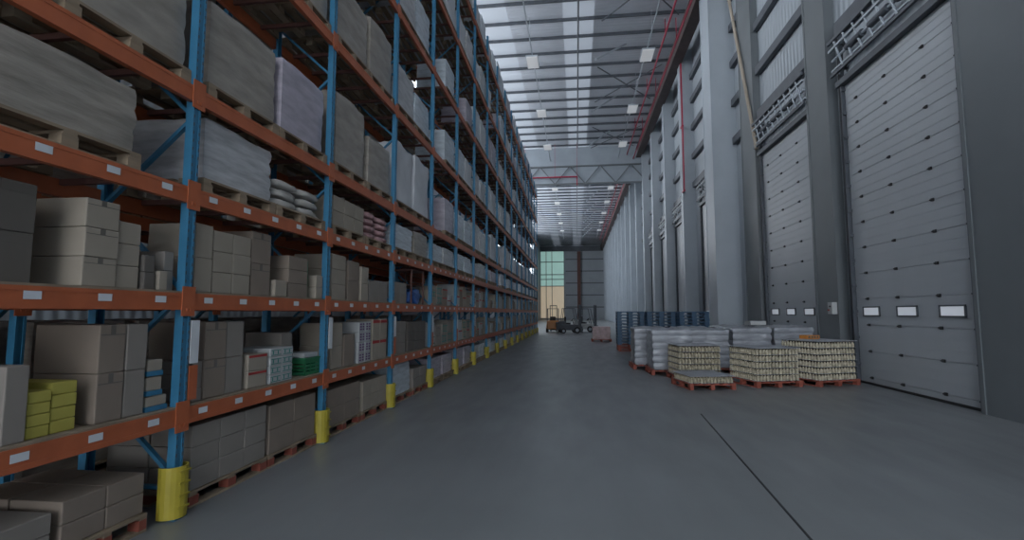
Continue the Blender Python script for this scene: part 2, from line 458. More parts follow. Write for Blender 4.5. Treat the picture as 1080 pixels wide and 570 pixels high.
# ------------------------------------------------------------------ pallets
def make_pallet(name, mt, w=1.15, d=.9, blocks=None):
    p = thing(name, 'x', 'pallet')
    b = MB(); n = 6; bw = .1
    for i in range(n):
        x = -d/2+bw/2+i*(d-bw)/(n-1); b.box(x-bw/2, x+bw/2, -w/2, w/2, .122, .144)
    for y in (-w/2, -.05, w/2-.1): b.box(-d/2, d/2, y, y+.1, .1, .122)
    b.obj('top_boards', mt, p)
    bk = MB().box(0, .1, 0, .12, .022, .1).mesh('block', blocks or mt)
    for x in (-d/2, -.05, d/2-.1):
        for y in (-w/2, -.06, w/2-.12): link('block', bk, p, (x, y, 0))
    b = MB()
    for x in (-d/2, -.05, d/2-.1): b.box(x, x+.1, -w/2, w/2, 0, .022)
    b.obj('bottom_boards', mt, p)
    return p
def cache(root):
    KIDS[root.name] = list(root.children)
pal_w = make_pallet('wooden_pallet', M['wood']); 
pal_g = make_pallet('wooden_pallet', M['wood'], blocks=M['red_pallet'])
pal_r = make_pallet('red_pallet', M['red_pallet'], 1.2, 1.2)
b = MB()
for i in range(6):
    x = -.41+i*.164-.04; b.box(x, x+.1, -.575, .575, .122, .144)
for x in (-.45, -.05, .35):
    for y in (-.575, -.06, .455): b.box(x, x+.1, y, y+.12, .022, .122)
    b.box(x, x+.1, -.575, .575, 0, .022)
pal_far = tag(b.obj('wooden_pallet', M['wood']), 'x', 'pallet')
FRONT = XP-.03        # where loads begin behind the rack face
GAPX = .5*.9

# ------------------------------------------------------------------ loads
def wrap_mesh(name, seed, m, w, d, h, layers=4, rough=.012, top=.008, bulge=.012):
    """a film-wrapped stack: rounded corners, layer bulges, creases"""
    rx, ry, rz = 10, 12, (12 if bulge < .02 else 30)
    vs = {}; b = MB()
    def key(x,y,z): return (round(x,4), round(y,4), round(z,4))
    def put(i,j,k):
        kx = (i,j,k)
        if kx in vs: return vs[kx]
        x = -1+2*i/rx; y = -1+2*j/ry; z = k/rz
        ex, ey = abs(x), abs(y)
        s = 1.0
        if ex > .8 and ey > .8: s = 1-.022*((ex-.8)*(ey-.8)/.04)
        bul = bulge*(abs(math.sin(z*layers*math.pi))**.7)*(1+.5*noise.noise(Vector((x*2+seed, y*2, z*layers))))
        nz = noise.noise(Vector((x*2.1+seed*7.3, y*2.1, z*3.1+seed)))*rough + noise.noise(Vector((x*6+seed, y*6, z*9)))*rough*.5
        X = x*(d/2-.02)*s; Y = y*(w/2-.02)*s
        X += (x if ex == 1 else 0)*(bul+nz); Y += (y if ey == 1 else 0)*(bul+nz)
        Z = z*h
        if k == rz: Z += nz*1.6 - top*max(ex,ey)**6
        vs[kx] = len(b.v); b.v.append((X,Y,Z)); return vs[kx]
    def q(a,b_,c_,d_): b.f.append((a,b_,c_,d_)); b.m.append(0)
    for i in range(rx):
        for k in range(rz):
            q(put(i,0,k), put(i+1,0,k), put(i+1,0,k+1), put(i,0,k+1)); q(put(i+1,ry,k), put(i,ry,k), put(i,ry,k+1), put(i+1,ry,k+1))
    for j in range(ry):
        for k in range(rz):
            q(put(rx,j,k), put(rx,j+1,k), put(rx,j+1,k+1), put(rx,j,k+1)); q(put(0,j+1,k), put(0,j,k), put(0,j,k+1), put(0,j+1,k+1))
    for i in range(rx):
        for j in range(ry):
            q(put(i,j,rz), put(i+1,j,rz), put(i+1,j+1,rz), put(i,j+1,rz)); q(put(i,j+1,0), put(i+1,j+1,0), put(i+1,j,0), put(i,j,0))
    me = b.mesh(name, m, True); me.set_sharp_from_angle(angle=R(38)); return me
WM = []
WN = {'wrap':'grey','wrap_blue':'pale bluish','wrap_tan':'tan','wrap_purple':'mauve grey'}
for i, mn in enumerate(('wrap_tan','wrap','wrap_blue','wrap_tan','wrap_blue','wrap_purple','wrap','wrap_blue')):
    WM.append((mn, wrap_mesh('wrapped_load', i*3.7+1, M[mn], 1.0, 1.0, 1.0, 3+i % 3)))
WMD = {mn: me for mn, me in reversed(WM)}
def wrapped(loc, w, d, h, mn, label, group, rz=0, name='wrapped_load'):
    me = WMD[mn] if isinstance(mn, str) else WM[mn][1]
    o = link(name, me, None, loc, rz); o.scale = (d, w, h)
    return tag(o, label, 'pallet load', group)

def carton_mesh(w, d, h, m, seams=True):
    b = MB().box(-d/2, d/2, -w/2, w/2, 0, h)
    return b.mesh('carton', m)
tape_cache = {}
CART = {'kraft':'brown','kraft_pale':'beige','kraft_grey':'grey','kraft_dark':'dark brown','yellow_box':'yellow green','white_box':'white'}
def carton(y0, y1, z0, z1, xf, d, m, label, group, deco=None):
    """one carton standing with its front face at xf"""
    w = y1-y0; h = z1-z0
    o = MB().box(-d, 0, -w/2, w/2, 0, h).obj('carton', M[m], None, (xf, (y0+y1)/2, z0), bevel=min(.008, w*.05))
    tag(o, label, 'carton', group)
    if deco == 'tape':
        MB().box(-d+.01, .0012, -.025, .025, h*.9999, h+.0012).box(0.0001, .0012, -.025, .025, h*.72, h+.0012).obj('packing_tape', M['tape'], o)
    elif deco == 'flap':
        MB().box(.0003, .002, -w/2+.01, w/2-.01, h*.78, h*.80).box(.0003, .002, -.02, .02, h*.80, h*.99).obj('flap_seam', M['kraft_dark'], o)
    elif deco:
        s = MB()
        if deco == 'teal':
            s.box(.0003, .002, -w/2+.02, w/2-.02, h*.18, h*.26).box(.0003, .002, -w/2+.02, w/2-.02, h*.72, h*.80); s.box(.0003, .002, -w*.3, -w*.22, h*.3, h*.7).box(.0003, .002, w*.12, w*.2, h*.3, h*.7)
            mm = 'teal'
        elif deco == 'purple':
            for q in (.2, .45, .7): s.box(.0003, .002, -w*.35, -w*.08, h*q, h*(q+.15)).box(.0003, .002, w*.08, w*.35, h*q, h*(q+.15))
            mm = 'purple'
        else:
            s.box(.0003, .002, -w/2+.01, w/2-.01, h*.80, h*.94); mm = 'red'
        s.obj('printed_band', M[mm], o)
    return o
LAYN = {1:['single'], 2:['bottom','top'], 3:['bottom','middle','top'], 4:['bottom','second','third','top'], 5:['bottom','second','middle','fourth','top']}
def stack(y0, y1, z0, zt, nz, ny, xf, d, m, where, group, deco=None, nx=1, jit=.008):
    """a stack of cartons, each a thing of its own"""
    hh = (zt-z0)/nz; ww = (y1-y0)/ny; dd = d/nx
    colr = CART[m]
    for k in range(nz):
        for j in range(ny):
            for i in range(nx):
                wy = {1:[''],2:['near','far'],3:['near','middle','far']}[ny][j]
                wx = {1:[''],2:['front','rear']}[nx][i]
                pos = ' '.join(q for q in (wy, wx) if q)
                lay = LAYN[nz][k]+' layer' if nz > 1 else ''
                lead = ' '.join(q for q in (lay, pos) if q)
                label = f"{colr} carton{', ' + lead if lead else ''}, {where}"
                jx = random.uniform(-jit, 0)
                carton(y0+j*ww+.004, y0+(j+1)*ww-.004, z0+k*hh+(.0015 if k else .001), z0+(k+1)*hh-.0005, xf-i*dd+jx-(.003 if i else 0), dd-.012, m, label, group, deco if i == 0 else None)

def bays(b): return Y0+b*BAY
def rack_pallet(b, l, y, z, which, near=True):
    p = place(pal_w if near else pal_far, (FRONT-.45, y, z), 0,
              f'wooden pallet under the {which} load on the {LNAME[l]}, {ORD[b]} rack bay' if l else f'wooden pallet on the floor under the {which} load in the {ORD[b]} rack bay', 'wooden pallets in the rack')
    return p
cache(pal_w); cache(pal_g); cache(pal_r); cache(lamp)

SH = .0195  # thickness of the boards on shelves one and two
z1 = LV[1]+SH; z2 = LV[2]+SH
# --- nearest bay (y 1.55 .. 4.10)
G = 'cartons in the nearest rack bay'
stack(2.72, 2.865, z1, 1.42, 1, 1, FRONT, .60, 'kraft_grey', 'at the left edge of the first shelf', G)
stack(2.875, 3.03, z1, 1.24, 4, 1, FRONT-.02, .40, 'yellow_box', 'in the left yellow pile on the first shelf', G)
stack(3.035, 3.215, z1, 1.28, 4, 1, FRONT-.03, .40, 'yellow_box', 'in the right yellow pile on the first shelf', G)
stack(3.33, 3.56, z1, 1.66, 2, 1, FRONT-.01, .55, 'kraft', 'in the tall left stack beside the blue edged cartons', G, 'flap')
stack(3.565, 3.76, z1, 1.66, 2, 1, FRONT-.01, .55, 'kraft_grey', 'in the tall right stack beside the blue edged cartons', G)
for k, (a, b, c_) in enumerate(((z1, 1.06, 0), (1.068, 1.22, .02), (1.228, 1.36, .0))):
    nm = ('bottom','middle','top')[k]
    o = carton(3.79, 4.0 if k == 0 else 3.94, a+.04, b, FRONT-.03, .4, 'kraft_pale', f'beige carton in blue tray, {nm} one beside the nearest blue post', G)
    w = (4.0 if k == 0 else 3.94)-3.79
    MB().box(-.405, .006, -w/2-.004, w/2+.004, -.0395, 0).obj('tray', M['blue'], o)['label'] = 'blue tray rim'
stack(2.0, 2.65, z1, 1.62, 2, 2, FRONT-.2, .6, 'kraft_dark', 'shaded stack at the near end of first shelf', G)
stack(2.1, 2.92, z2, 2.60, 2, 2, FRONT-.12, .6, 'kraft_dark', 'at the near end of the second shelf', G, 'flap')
stack(3.17, 3.45, z2, 2.58, 3, 1, FRONT-.02, .6, 'kraft_pale', 'in the tall beige stack on the second shelf', G, 'flap')
stack(3.455, 3.67, z2, 2.46, 3, 1, FRONT-.04, .5, 'kraft_pale', 'in the lower beige stack on the second shelf', G)
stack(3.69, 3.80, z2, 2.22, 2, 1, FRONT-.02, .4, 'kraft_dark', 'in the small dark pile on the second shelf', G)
stack(3.82, 3.91, z2, 2.10, 1, 1, FRONT-.0, .3, 'kraft_pale', 'small low one left of the nearest blue post', G)
stack(3.93, 4.04, z2, 2.28, 2, 1, FRONT-.06, .3, 'kraft_grey', 'in the narrow pile left of the nearest blue post', G)
# ground of the nearest bay
place(pal_g, (FRONT-.45, 2.56, 0), 0, 'wooden pallet on the floor at the near end of the nearest rack bay', 'wooden pallets under the rack')
place(pal_g, (FRONT-.45, 3.52-.08+.05, 0), 0, 'wooden pallet on the floor just left of the nearest yellow post guard', 'wooden pallets under the rack').scale = (1, .6, 1)
stack(2.16, 3.10, .146, .42, 2, 2, FRONT-.03, .86, 'kraft_grey', 'on the pallet at the rack near end', G, None, 2)
stack(3.16, 3.83, .146, .46, 2, 2, FRONT-.03, .86, 'kraft', 'on the floor pallet left of the nearest post guard', G, None, 2)

# --- second bay (4.10 .. 6.65)
G = 'cartons in the second rack bay'
place(pal_g, (FRONT-.45, 4.86, 0), 0, 'wooden pallet with red blocks on the floor just right of the nearest post guard', 'wooden pallets under the rack')
place(pal_g, (FRONT-.45, 6.0, 0), 0, 'wooden pallet with red blocks on the floor left of the second post guard', 'wooden pallets under the rack').scale = (1, .92, 1)
stack(4.30, 5.42, .146, .72, 3, 3, FRONT-.01, .86, 'kraft_grey', 'on the floor pallet right of the nearest post', G, None, 2)
stack(5.48, 6.50, .146, .69, 2, 2, FRONT-.01, .86, 'kraft', 'on the floor pallet left of the second post', G, None, 2)
stack(4.27, 4.40, z1, 1.30, 3, 1, FRONT-.02, .4, 'kraft_grey', 'narrow grey pile right of the nearest post, first shelf', G)
stack(4.42, 4.72, z1, 1.66, 2, 1, FRONT-.02, .6, 'kraft', 'tall left stack in the second bay, first shelf', G, 'flap')
stack(4.725, 5.0, z1, 1.66, 2, 1, FRONT-.03, .6, 'kraft_grey', 'tall right stack in the second bay, first shelf', G)
stack(5.06, 5.40, z1, 1.30, 2, 1, FRONT-.01, .5, 'kraft_pale', 'red banded pile beside the teal printed cartons', G, 'red')
stack(5.43, 5.90, z1, 1.34, 4, 2, FRONT-.0, .5, 'white_box', 'teal printed, first shelf of the second bay', G, 'teal')
stack(5.95, 6.2, z1, 1.5, 2, 1, FRONT-.2, .5, 'kraft_grey', 'set back behind the green crate, first shelf', G)
stack(4.22, 4.45, z2, 2.58, 2, 1, FRONT-.01, .5, 'kraft_pale', 'narrow tall pile right of the nearest post, second shelf', G)
stack(4.47, 5.04, z2, 2.55, 3, 2, FRONT-.02, .6, 'kraft_pale', 'in the broad stack, second shelf of the second bay', G)
stack(5.07, 5.42, z2, 2.64, 2, 1, FRONT-.03, .6, 'kraft', 'tall tilted looking stack, second shelf of the second bay', G, 'flap')
stack(5.47, 5.72, z2, 2.13, 1, 1, FRONT-.0, .4, 'kraft_pale', 'small low one, second shelf of the second bay', G)
stack(5.77, 6.22, z2, 2.45, 3, 1, FRONT-.02, .55, 'kraft', 'three layer pile, second shelf of the second bay', G)
stack(6.40, 6.58, z2, 2.25, 2, 1, FRONT-.0, .4, 'kraft_pale', 'small pile left of the second post, second shelf', G)
o = MB().box(-.3, 0, -.05, .05, 0, .5).obj('green_bin', M['green'], None, (FRONT-.1, 6.31, z2), bevel=.01); tag(o, 'narrow dark green bin on the second shelf, left of the second blue post', 'bin')
def crate(loc, w, d, h, m, label):
    t = thing('plastic_crate', label, 'crate', loc)
    b = MB(); th = .012
    b.box(-d, 0, -w/2, w/2, 0, th)
    for a in range(4):
        z = th+a*(h-th)/4; zz = z+(h-th)/4*.62 if a < 3 else h
        b.box(-th, 0, -w/2, w/2, z, zz); b.box(-d, -d+th, -w/2, w/2, z, zz); b.box(-d, 0, -w/2, -w/2+th, z, zz); b.box(-d, 0, w/2-th, w/2, z, zz)
    for yy in (-w/2, -w/6, w/6, w/2-.02): b.box(-th-.001, .002, yy, yy+.02, 0, h)
    b.obj('crate_body', m, t); MB().box(-d-.01, .012, -w/2-.01, w/2+.01, h, h+.02).obj('rim', m, t)
crate((FRONT-.02, 6.4, z1+.001), .36, .4, .2, M['green'], 'green plastic crate on the first shelf, left of the second blue post')
tag(MB().box(-.4, 0, -.17, .17, 0, .06).obj('carton', M['white_box'], None, (FRONT-.04, 6.4, z1+.225), bevel=.006), 'flat white carton lying on the green crate', 'carton')

# --- third bay (6.65 .. 9.20)
G = 'cartons in the third rack bay'
for y, w in ((7.36, 'near'), (8.52, 'far')): place(pal_g, (FRONT-.45, y, 0), 0, f'wooden pallet on the floor of the third rack bay, {w} one', 'wooden pallets under the rack').scale = (1, 1 if w == 'near' else .94, 1)
stack(6.84, 7.9, .146, .66, 2, 2, FRONT-.01, .86, 'kraft', 'on the near floor pallet of the third bay', G, None, 2)
stack(8.02, 9.06, .146, .62, 2, 3, FRONT-.01, .86, 'kraft_pale', 'on the far floor pallet of the third bay', G, None, 2)
stack(6.93, 7.27, z1, 1.6, 2, 1, FRONT-.02, .5, 'kraft_pale', 'tall pile right of the second post, first shelf', G)
stack(7.33, 7.70, z1, 1.42, 1, 1, FRONT-.02, .5, 'kraft', 'single dark edged one, first shelf of the third bay', G)
stack(7.80, 8.28, z1, 1.60, 4, 2, FRONT-.0, .5, 'white_box', 'purple printed, first shelf of the third bay', G, 'purple')
stack(8.34, 9.0, z1, 1.64, 2, 2, FRONT-.0, .5, 'kraft_pale', 'red banded, first shelf of the third bay', G, 'red')
stack(6.86, 7.30, z2, 2.6, 3, 1, FRONT-.01, .6, 'kraft_pale', 'tall pile right of the second post, second shelf', G)
stack(7.40, 7.80, z2, 2.56, 2, 1, FRONT-.02, .6, 'kraft', 'tall middle pile, second shelf of the third bay', G)
stack(7.84, 8.12, z2, 2.5, 2, 1, FRONT-.0, .5, 'kraft_pale', 'narrow pile, second shelf of the third bay', G)
stack(8.22, 9.05, z2, 2.30, 1, 2, FRONT-.02, .6, 'kraft_grey', 'wide low one, second shelf of the third bay', G)

# --- fourth bay
G = 'cartons in the fourth rack bay'
for y, w in ((9.93, 'near'), (11.1, 'far')): place(pal_g, (FRONT-.45, y, 0), 0, f'wooden pallet on the floor of the fourth rack bay, {w} one', 'wooden pallets under the rack').scale = (1, 1 if w == 'near' else .92, 1)
wrapped((FRONT-.46, 9.95, .147), 1.05, .86, .6, 'wrap_blue', 'pale film-wrapped load on the floor right of the third yellow post guard', 'wrapped loads in the rack')
stack(10.6, 11.55, .146, .55, 2, 2, FRONT-.01, .86, 'kraft_grey', 'on the far floor pallet of the fourth bay', G, None, 2)
stack(9.42, 10.1, z1, 1.58, 3, 2, FRONT-.02, .5, 'kraft_grey', 'near stack, first shelf of the fourth bay', G)
stack(10.25, 11.5, z1, 1.56, 3, 3, FRONT-.03, .5, 'kraft_dark', 'far stack, first shelf of the fourth bay', G)
stack(9.4, 10.15, z2, 2.35, 2, 2, FRONT-.03, .5, 'kraft_grey', 'near stack, second shelf of the fourth bay', G)
# brown frame with a blue bag at its foot
t = thing('wire_display_frame', 'dark brown open frame standing over a blue bag on the second shelf', 'frame', (FRONT-.05, 10.95, z2))
for sx in (-.45, -.03):
    for sy in (-.42, .42): MB().box(sx, sx+.03, sy-.015, sy+.015, 0, .72).obj('leg', M['rust_girder'], t)
MB().box(-.46, .0, -.44, .44, .72, .745).box(-.46, .0, -.44, .44, .40, .415).obj('shelf', M['rust_girder'], t)
def blob(name, loc, r, m, label, cat, seed=0, amp=.18, n=14, group=None, rz=0):
    b = MB()
    for j in range(n+1):
        th = math.pi*j/n
        for k in range(n*2):
            ph = math.pi*k/n
            sx, sy, sz = math.sin(th)*math.cos(ph), math.sin(th)*math.sin(ph), math.cos(th)
            p = .55; f = lambda v: math.copysign(abs(v)**p, v)
            nn = 1+amp*noise.noise(Vector((sx*2+seed, sy*2, sz*2)))
            b.v.append((f(sx)*r[0]*nn, f(sy)*r[1]*nn, max(-r[2]*.97, f(sz)*r[2]*nn)+r[2]*.97))
    for j in range(n):
        for k in range(n*2):
            a = j*n*2+k; a2 = j*n*2+(k+1) % (n*2); b.f.append((a, a+n*2, a2+n*2, a2)); b.m.append(0)
    return tag(b.obj(name, m, None, loc, rz, smooth=True), label, cat, group)
blob('plastic_bag', (FRONT-.24, 10.95, z2+.002), (.17, .33, .16), M['bag_blue'], 'crumpled blue plastic bag under the brown frame on the second shelf', 'bag', 3, .4)

# sacks on pallets: third shelf, second and third bay
def sacks(yc, z, n, m, bay, colr):
    place(pal_w, (FRONT-.45, yc, z), 0, f'wooden pallet under the {colr} sacks on the third shelf, {bay} rack bay', 'wooden pallets in the rack')
    for k in range(n):
        for j in range(2):
            for i in range(2):
                blob('sack', (FRONT-.24-.43*i, yc-.27+.54*j, z+.146+k*.118), (.19, .244, .052), M[m],
                     f"{colr} sack, {LAYN[n][k]} layer, {('near','far')[j]} {('front','rear')[i]} one, on the third shelf", 'sack', k*3+j*7+i*5+n, .25, 10, f'{colr} sacks on the third shelf')
sacks(6.02, LV[3]+.001, 3, 'sack', 'second', 'pale')
sacks(8.56, LV[3]+.001, 4, 'sack_red', 'third', 'red and white')

# --- wrapped loads in the rest
GR = 'wrapped loads in the rack'
custom = {(0,3):[(3.0,1.12,.52,'wrap_tan')], (0,4):[(2.2,1.0,1.0,'wrap_tan'),(3.47,1.14,1.02,'wrap_tan')], (0,5):[(2.27,1.1,1.1,'wrap_tan'),(3.45,1.0,1.1,'wrap')],
  (1,3):[(4.84,1.1,.60,'wrap')], (1,4):[(4.84,1.12,.86,'wrap_tan'),(6.01,1.04,.90,'wrap_purple')],
  (2,3):[], (2,4):[(7.38,1.05,1.10,'wrap_tan'),(8.56,1.0,.84,'wrap_tan')], (2,5):[(7.38,1.12,.92,'wrap_tan'),(8.56,1.05,1.05,'wrap_tan')],
  (3,3):[(9.92,1.1,.48,'wrap_blue'),(11.1,1.0,.52,'wrap_tan')], (3,4):[(9.92,1.05,1.2,'wrap_white'),(11.1,1.1,1.25,'wrap_white')],
  (1,5):[(4.84,1.1,1.0,'wrap_tan'),(6.01,1.1,1.15,'wrap_tan')]}
WMD['wrap_white'] = wrap_mesh('wrapped_load', 44, M['fabric_white'], 1, 1, 1, 2, .03); WN['wrap_white'] = 'white cloth covered'
stack(6.84, 7.92, LV[3]+.146, 3.46, 2, 3, FRONT-.02, .84, 'kraft_pale', 'on the third shelf pallet right of the second post', 'cartons in the third rack bay')
place(pal_w, (FRONT-.45, 7.37, LV[3]+.001), 0, 'wooden pallet under the beige cartons on the third shelf, third rack bay', 'wooden pallets in the rack')
cnt = 0
for b in range(NB):
    for l in range(3, 9):
        if (b, l) in custom: items = custom[(b, l)]
        else:
            yb = bays(b)
            items = []
            for s in (0, 1):
                if random.random() < .06 and b > 2: continue
                lim = .55 if l == 3 else 1.3
                h = random.uniform(.42, lim) if l == 3 else random.uniform(.75, lim-.15)
                mn = random.choice(['wrap_blue','wrap_blue','wrap','wrap_white','wrap_purple'] if b > 2 else ['wrap_tan','wrap','wrap_blue','wrap_tan'])
                items.append((yb+.69+s*1.18+random.uniform(-.015,.015), random.uniform(.98,1.12), h, mn))
        for s, (yc, w, h, mn) in enumerate(items):
            which = ('near','far')[s] if len(items) > 1 else 'only'
            z = LV[l]+.001
            rack_pallet(b, l, yc, z, which, b < 3)
            idx = random.choice([i for i, q in enumerate(WM) if q[0] == mn]) if mn != 'wrap_white' else 'wrap_white'
            wrapped((FRONT-.46, yc, z+.1455), min(w, 1.12), random.uniform(.84, .88), h, idx,
                    f'{WN[mn]} {"wrapped " if mn != "wrap_white" else ""}load, {which} one on the {LNAME[l]}, {ORD[b]} rack bay', GR)
# far bays: ground, first and second shelf
for b in range(4, NB):
    yb = bays(b)
    for s in (0, 1):
        which = ('near','far')[s]; yc = yb+.70+s*1.14
        rack_pallet(b, 0, yc, 0.001, which, False).scale = (1, .94, 1)
        mn = random.choice(['wrap_blue','wrap','wrap_tan','wrap_purple']); idx = random.choice([i for i, q in enumerate(WM) if q[0] == mn])
        wrapped((FRONT-.46, yc, .1465), random.uniform(.95,1.1), .86, random.uniform(.4,.56), idx, f'{WN[mn]} wrapped load, {which} one on the floor, {ORD[b]} rack bay', GR)
    for l, zz in ((1, z1), (2, z2)):
        y = yb+.12; n = 0; names = ['nearest','second','third','fourth','fifth','sixth']
        while y < yb+BAY-.4 and n < 5:
            w = random.uniform(.28, .6); h = random.uniform(.3, .66)
            if y+w > yb+BAY-.1: break
            m = random.choice(['kraft','kraft_pale','kraft_grey','white_box','kraft_pale'])
            nz = 2 if b < 8 else 1
            for k in range(nz):
                pre = ('lower ' if k == 0 else 'upper ') if nz > 1 else ''
                carton(y, y+w, zz+.0005+k*(h/nz+.0005), zz+(k+1)*h/nz, FRONT-random.uniform(0,.04), .55, m,
                   f'{pre}{CART[m]} carton, {names[n]} along the {LNAME[l]} of the {ORD[b]} rack bay', f'cartons in the far rack bays', random.choice([None,'flap','red','teal']) if b < 7 else None)
            y += w+random.uniform(.03, .12); n += 1
# loads in the rear rack, many added to block bright gaps between shelves
for b in range(0, 9):
    for l in (0, 1, 2, 3, 4, 5, 6, 7, 8):
        if l > 5 and b < 1 or l < 6 and b > 5: continue
        for s in (0, 1):
            if random.random() < (.2 if 1 < l < 6 else .1): continue
            yc = bays(b)+.69+s*1.18; h = {0:.62, 1:.6, 2:.5, 3:.45, 4:1.2, 5:1.2, 6:1.3, 7:1.3, 8:1.3}[l]
            z = LV[l]+.001
            place(pal_far, (XP-DEP-.75-.5, yc, z), 0, f'dark pallet in the rear rack, {LNAME[l] if l else "floor level"}, {ORD[b]} bay, {("near","far")[s]} half', 'pallets in the rear rack')
            wrapped((XP-DEP-.75-.5, yc, z+.1455), 1.05, .86, h, 'wrap_tan', f'tan wrapped load in the rear rack, {LNAME[l] if l else "floor level"}, {ORD[b]} bay, {("near","far")[s]} half', 'wrapped loads in the rear rack')

# ------------------------------------------------------------------ goods on the floor by the doors
def red_pallet(x, y, rz, label, s=(1,1,1)): return place(pal_r, (x, y, 0), rz, label, 'red pallets on the open floor', scale=s)
floor_wrap = [wrap_mesh('wrapped_load', 60+i, M['wrap_white'], 1.10, 1.10, 1.14, 6, .035, .03, .022) for i in range(3)]
for i, (x, y, rz, lab, hs) in enumerate((
    (2.66, 15.42, .02, 'at the near left corner of the row', 1.0), (2.32, 16.85, .02, 'behind the left corner load', 1.0),
    (3.89, 16.15, 0, 'in the row, behind the aisle side bottle stack', .98), (5.11, 16.3, 0, 'behind the middle tall bottle stack', 1.03),
    (6.34, 16.5, 0, 'at the row end by the second dock door', 1.05),
    (3.75, 17.7, 0, 'in the back row near the blue pallets', 1.0), (5.1, 17.9, 0, 'in the middle of the back row', 1.04), (6.4, 18.1, 0, 'in the back row nearest the wall', 1.02))):
    red_pallet(x, y, rz, 'red pallet under the milky wrapped load ' + lab)
    o = link('wrapped_load', floor_wrap[i % 3], None, (x, y, .1455), rz); o.scale = (1, 1, hs)
    tag(o, f'milky film-wrapped load {lab}', 'pallet load', 'milky wrapped loads on the floor')

LH = .152
bp = [(.030, 0), (.033, .01), (.033, .080), (.017, .108), (.015, .125)]
cp = [(.019, .125), (.019, .143)]
nb = 13
bt = MB()
for i in range(nb):
    for j in range(nb):
        if 1 < i < nb-2 and 1 < j < nb-2: continue
        x = -.52+1.04*i/(nb-1); y = -.52+1.04*j/(nb-1)
        bt.lathe(x, y, .004, bp, 7, 0); bt.lathe(x, y, .004, cp, 6, 1)
bot_me = bt.mesh('bottles', [M['bottle'], M['cap']])
core_me = MB().box(-.43, .43, -.43, .43, .004, .135).mesh('gap_shade_core', M['cap'])  # dark core fills the middle; its colour stands for shade between bottles
sheet_me = MB().box(-.57, .57, -.57, .57, 0, .004).mesh('layer_sheet', M['sheet'])
lay = thing('bottle_layer', 'x', 'bottle layer')
tag(link('bottles', bot_me, lay), kind='stuff'); tag(link('gap_shade_core', core_me, lay), kind='stuff'); link('layer_sheet', sheet_me, lay); cache(lay)
lid_me = MB().box(-.59, .59, -.59, .59, 0, .012).mesh('cover_sheet', M['sheet'])
def bottle_stack(x, y, rz, n, sc, desc):
    red_pallet(x, y, rz, f'red pallet under the {desc}', (sc[0], sc[1], 1))
    for k in range(n):
        w = ['bottom','second','third','fourth','fifth','sixth','seventh'][k] if k < n-1 else ('top' if n > 1 else 'single')
        jx = random.uniform(-.006,.006)
        place(lay, (x+jx, y, .145+k*LH), rz+random.uniform(-.01,.01), f'{w} layer of cream bottles in the {desc}', 'layers of bottles on pallets', scale=(sc[0], sc[1], 1))
    o = link('cover_sheet', lid_me, None, (x, y, .1455+n*LH), rz); o.scale = (sc[0], sc[1], 1)
    tag(o, f'grey sheet covering the {desc}', 'cover sheet', 'grey cover sheets on the bottles')
bottle_stack(3.05, 14.05, .10, 5, (.95, .95), 'tall bottle stack nearest the aisle')
bottle_stack(2.95, 12.72, .20, 1, (.9, .92), 'single low bottle pallet in front')
bottle_stack(4.55, 13.35, .30, 5, (1.0, 1.0), 'middle tall bottle stack')
bottle_stack(6.0, 13.75, .42, 6, (1.05, 1.0), 'tall bottle stack beside the nearest dock door')
# extras resting on the stacks
t = thing('orange_crate', 'small dark orange crate on top of the bottle stack beside the dock door', 'crate', (6.0, 14.15, .1455+6*LH+.0125), .42)
MB().box(-.2, .2, -.13, .13, 0, .10).obj('crate_body', M['fl_orange'], t, bevel=.01)
for k in range(4): MB().box(-.17+.09*k, -.11+.09*k, -.132, -.1302, .03, .08).obj('hand_slot', M['kraft_dark'], t)
carton(16.0, 16.55, 1.38, 1.50, 5.6, .45, 'white_box', 'flat white carton lying on top of a milky wrapped load near the dock door', 'loose cartons')

# dark blue plastic pallets in piles
def make_blue():
    t = thing('plastic_pallet', 'x', 'pallet')
    b = MB()
    b.box(-.5, .5, -.6, .6, .088, .135)
    for i in range(5): b.box(-.49, .49, -.56+i*.28-.008, -.56+i*.28+.008, .135, .138)
    b.obj('top_deck', M['blue_pallet'], t)
    fm = MB().box(0, .2, 0, .2, .02, .088).mesh('foot', M['blue_pallet'])
    for x in (-.5, -.1, .3):
        for y in (-.6, -.1, .4): link('foot', fm, t, (x, y, 0))
    b = MB()
    for y in (-.6, -.08, .44): b.box(-.5, .5, y, y+.16, 0, .02)
    b.obj('runners', M['blue_pallet'], t)
    return t
bl = make_blue(); cache(bl)
piles = [(2.45, 24.2, 12, True, 'pile at the aisle end of the row'), (3.68, 23.4, 13, False, 'middle pile of the row'),
         (4.9, 22.6, 13, False, 'pile nearest the wall')]
NUM = ['bottom','second','third','fourth','fifth','sixth','seventh','eighth','ninth','tenth','eleventh','twelfth','top']
for x, y, n, red, d in piles:
    z = 0
    if red:
        red_pallet(x, y, math.pi/2, 'red pallet under the aisle end pile of dark blue pallets', (1.0, .95, 1)); 
        place(pal_r, (x, y, .1445), math.pi/2, 'upper red pallet under the aisle end pile of dark blue pallets', 'red pallets on the open floor', scale=(1.0,.95,1)); z = .289
        n = 11
    for k in range(n):
        nm = 'top' if k == n-1 else NUM[k]
        place(bl, (x+random.uniform(-.012,.012), y, z+k*.1382), math.pi/2, f'dark blue plastic pallet, {nm} in the {d}', 'dark blue plastic pallets')
# pink load in the distance
red_pallet(1.5, 32.0, 0, 'red pallet under the pinkish load far along the aisle')
M['pinkwrap'] = mat('film over pink packs', (.42, .30, .30), .4, .2, 5, bump=.3)
o = link('wrapped_load', wrap_mesh('wrapped_load', 91, M['pinkwrap'], 1.1, 1.1, .75, 3, .02), None, (1.5, 32.0, .1455)); tag(o, 'low pinkish wrapped load on a red pallet far along the aisle', 'pallet load')

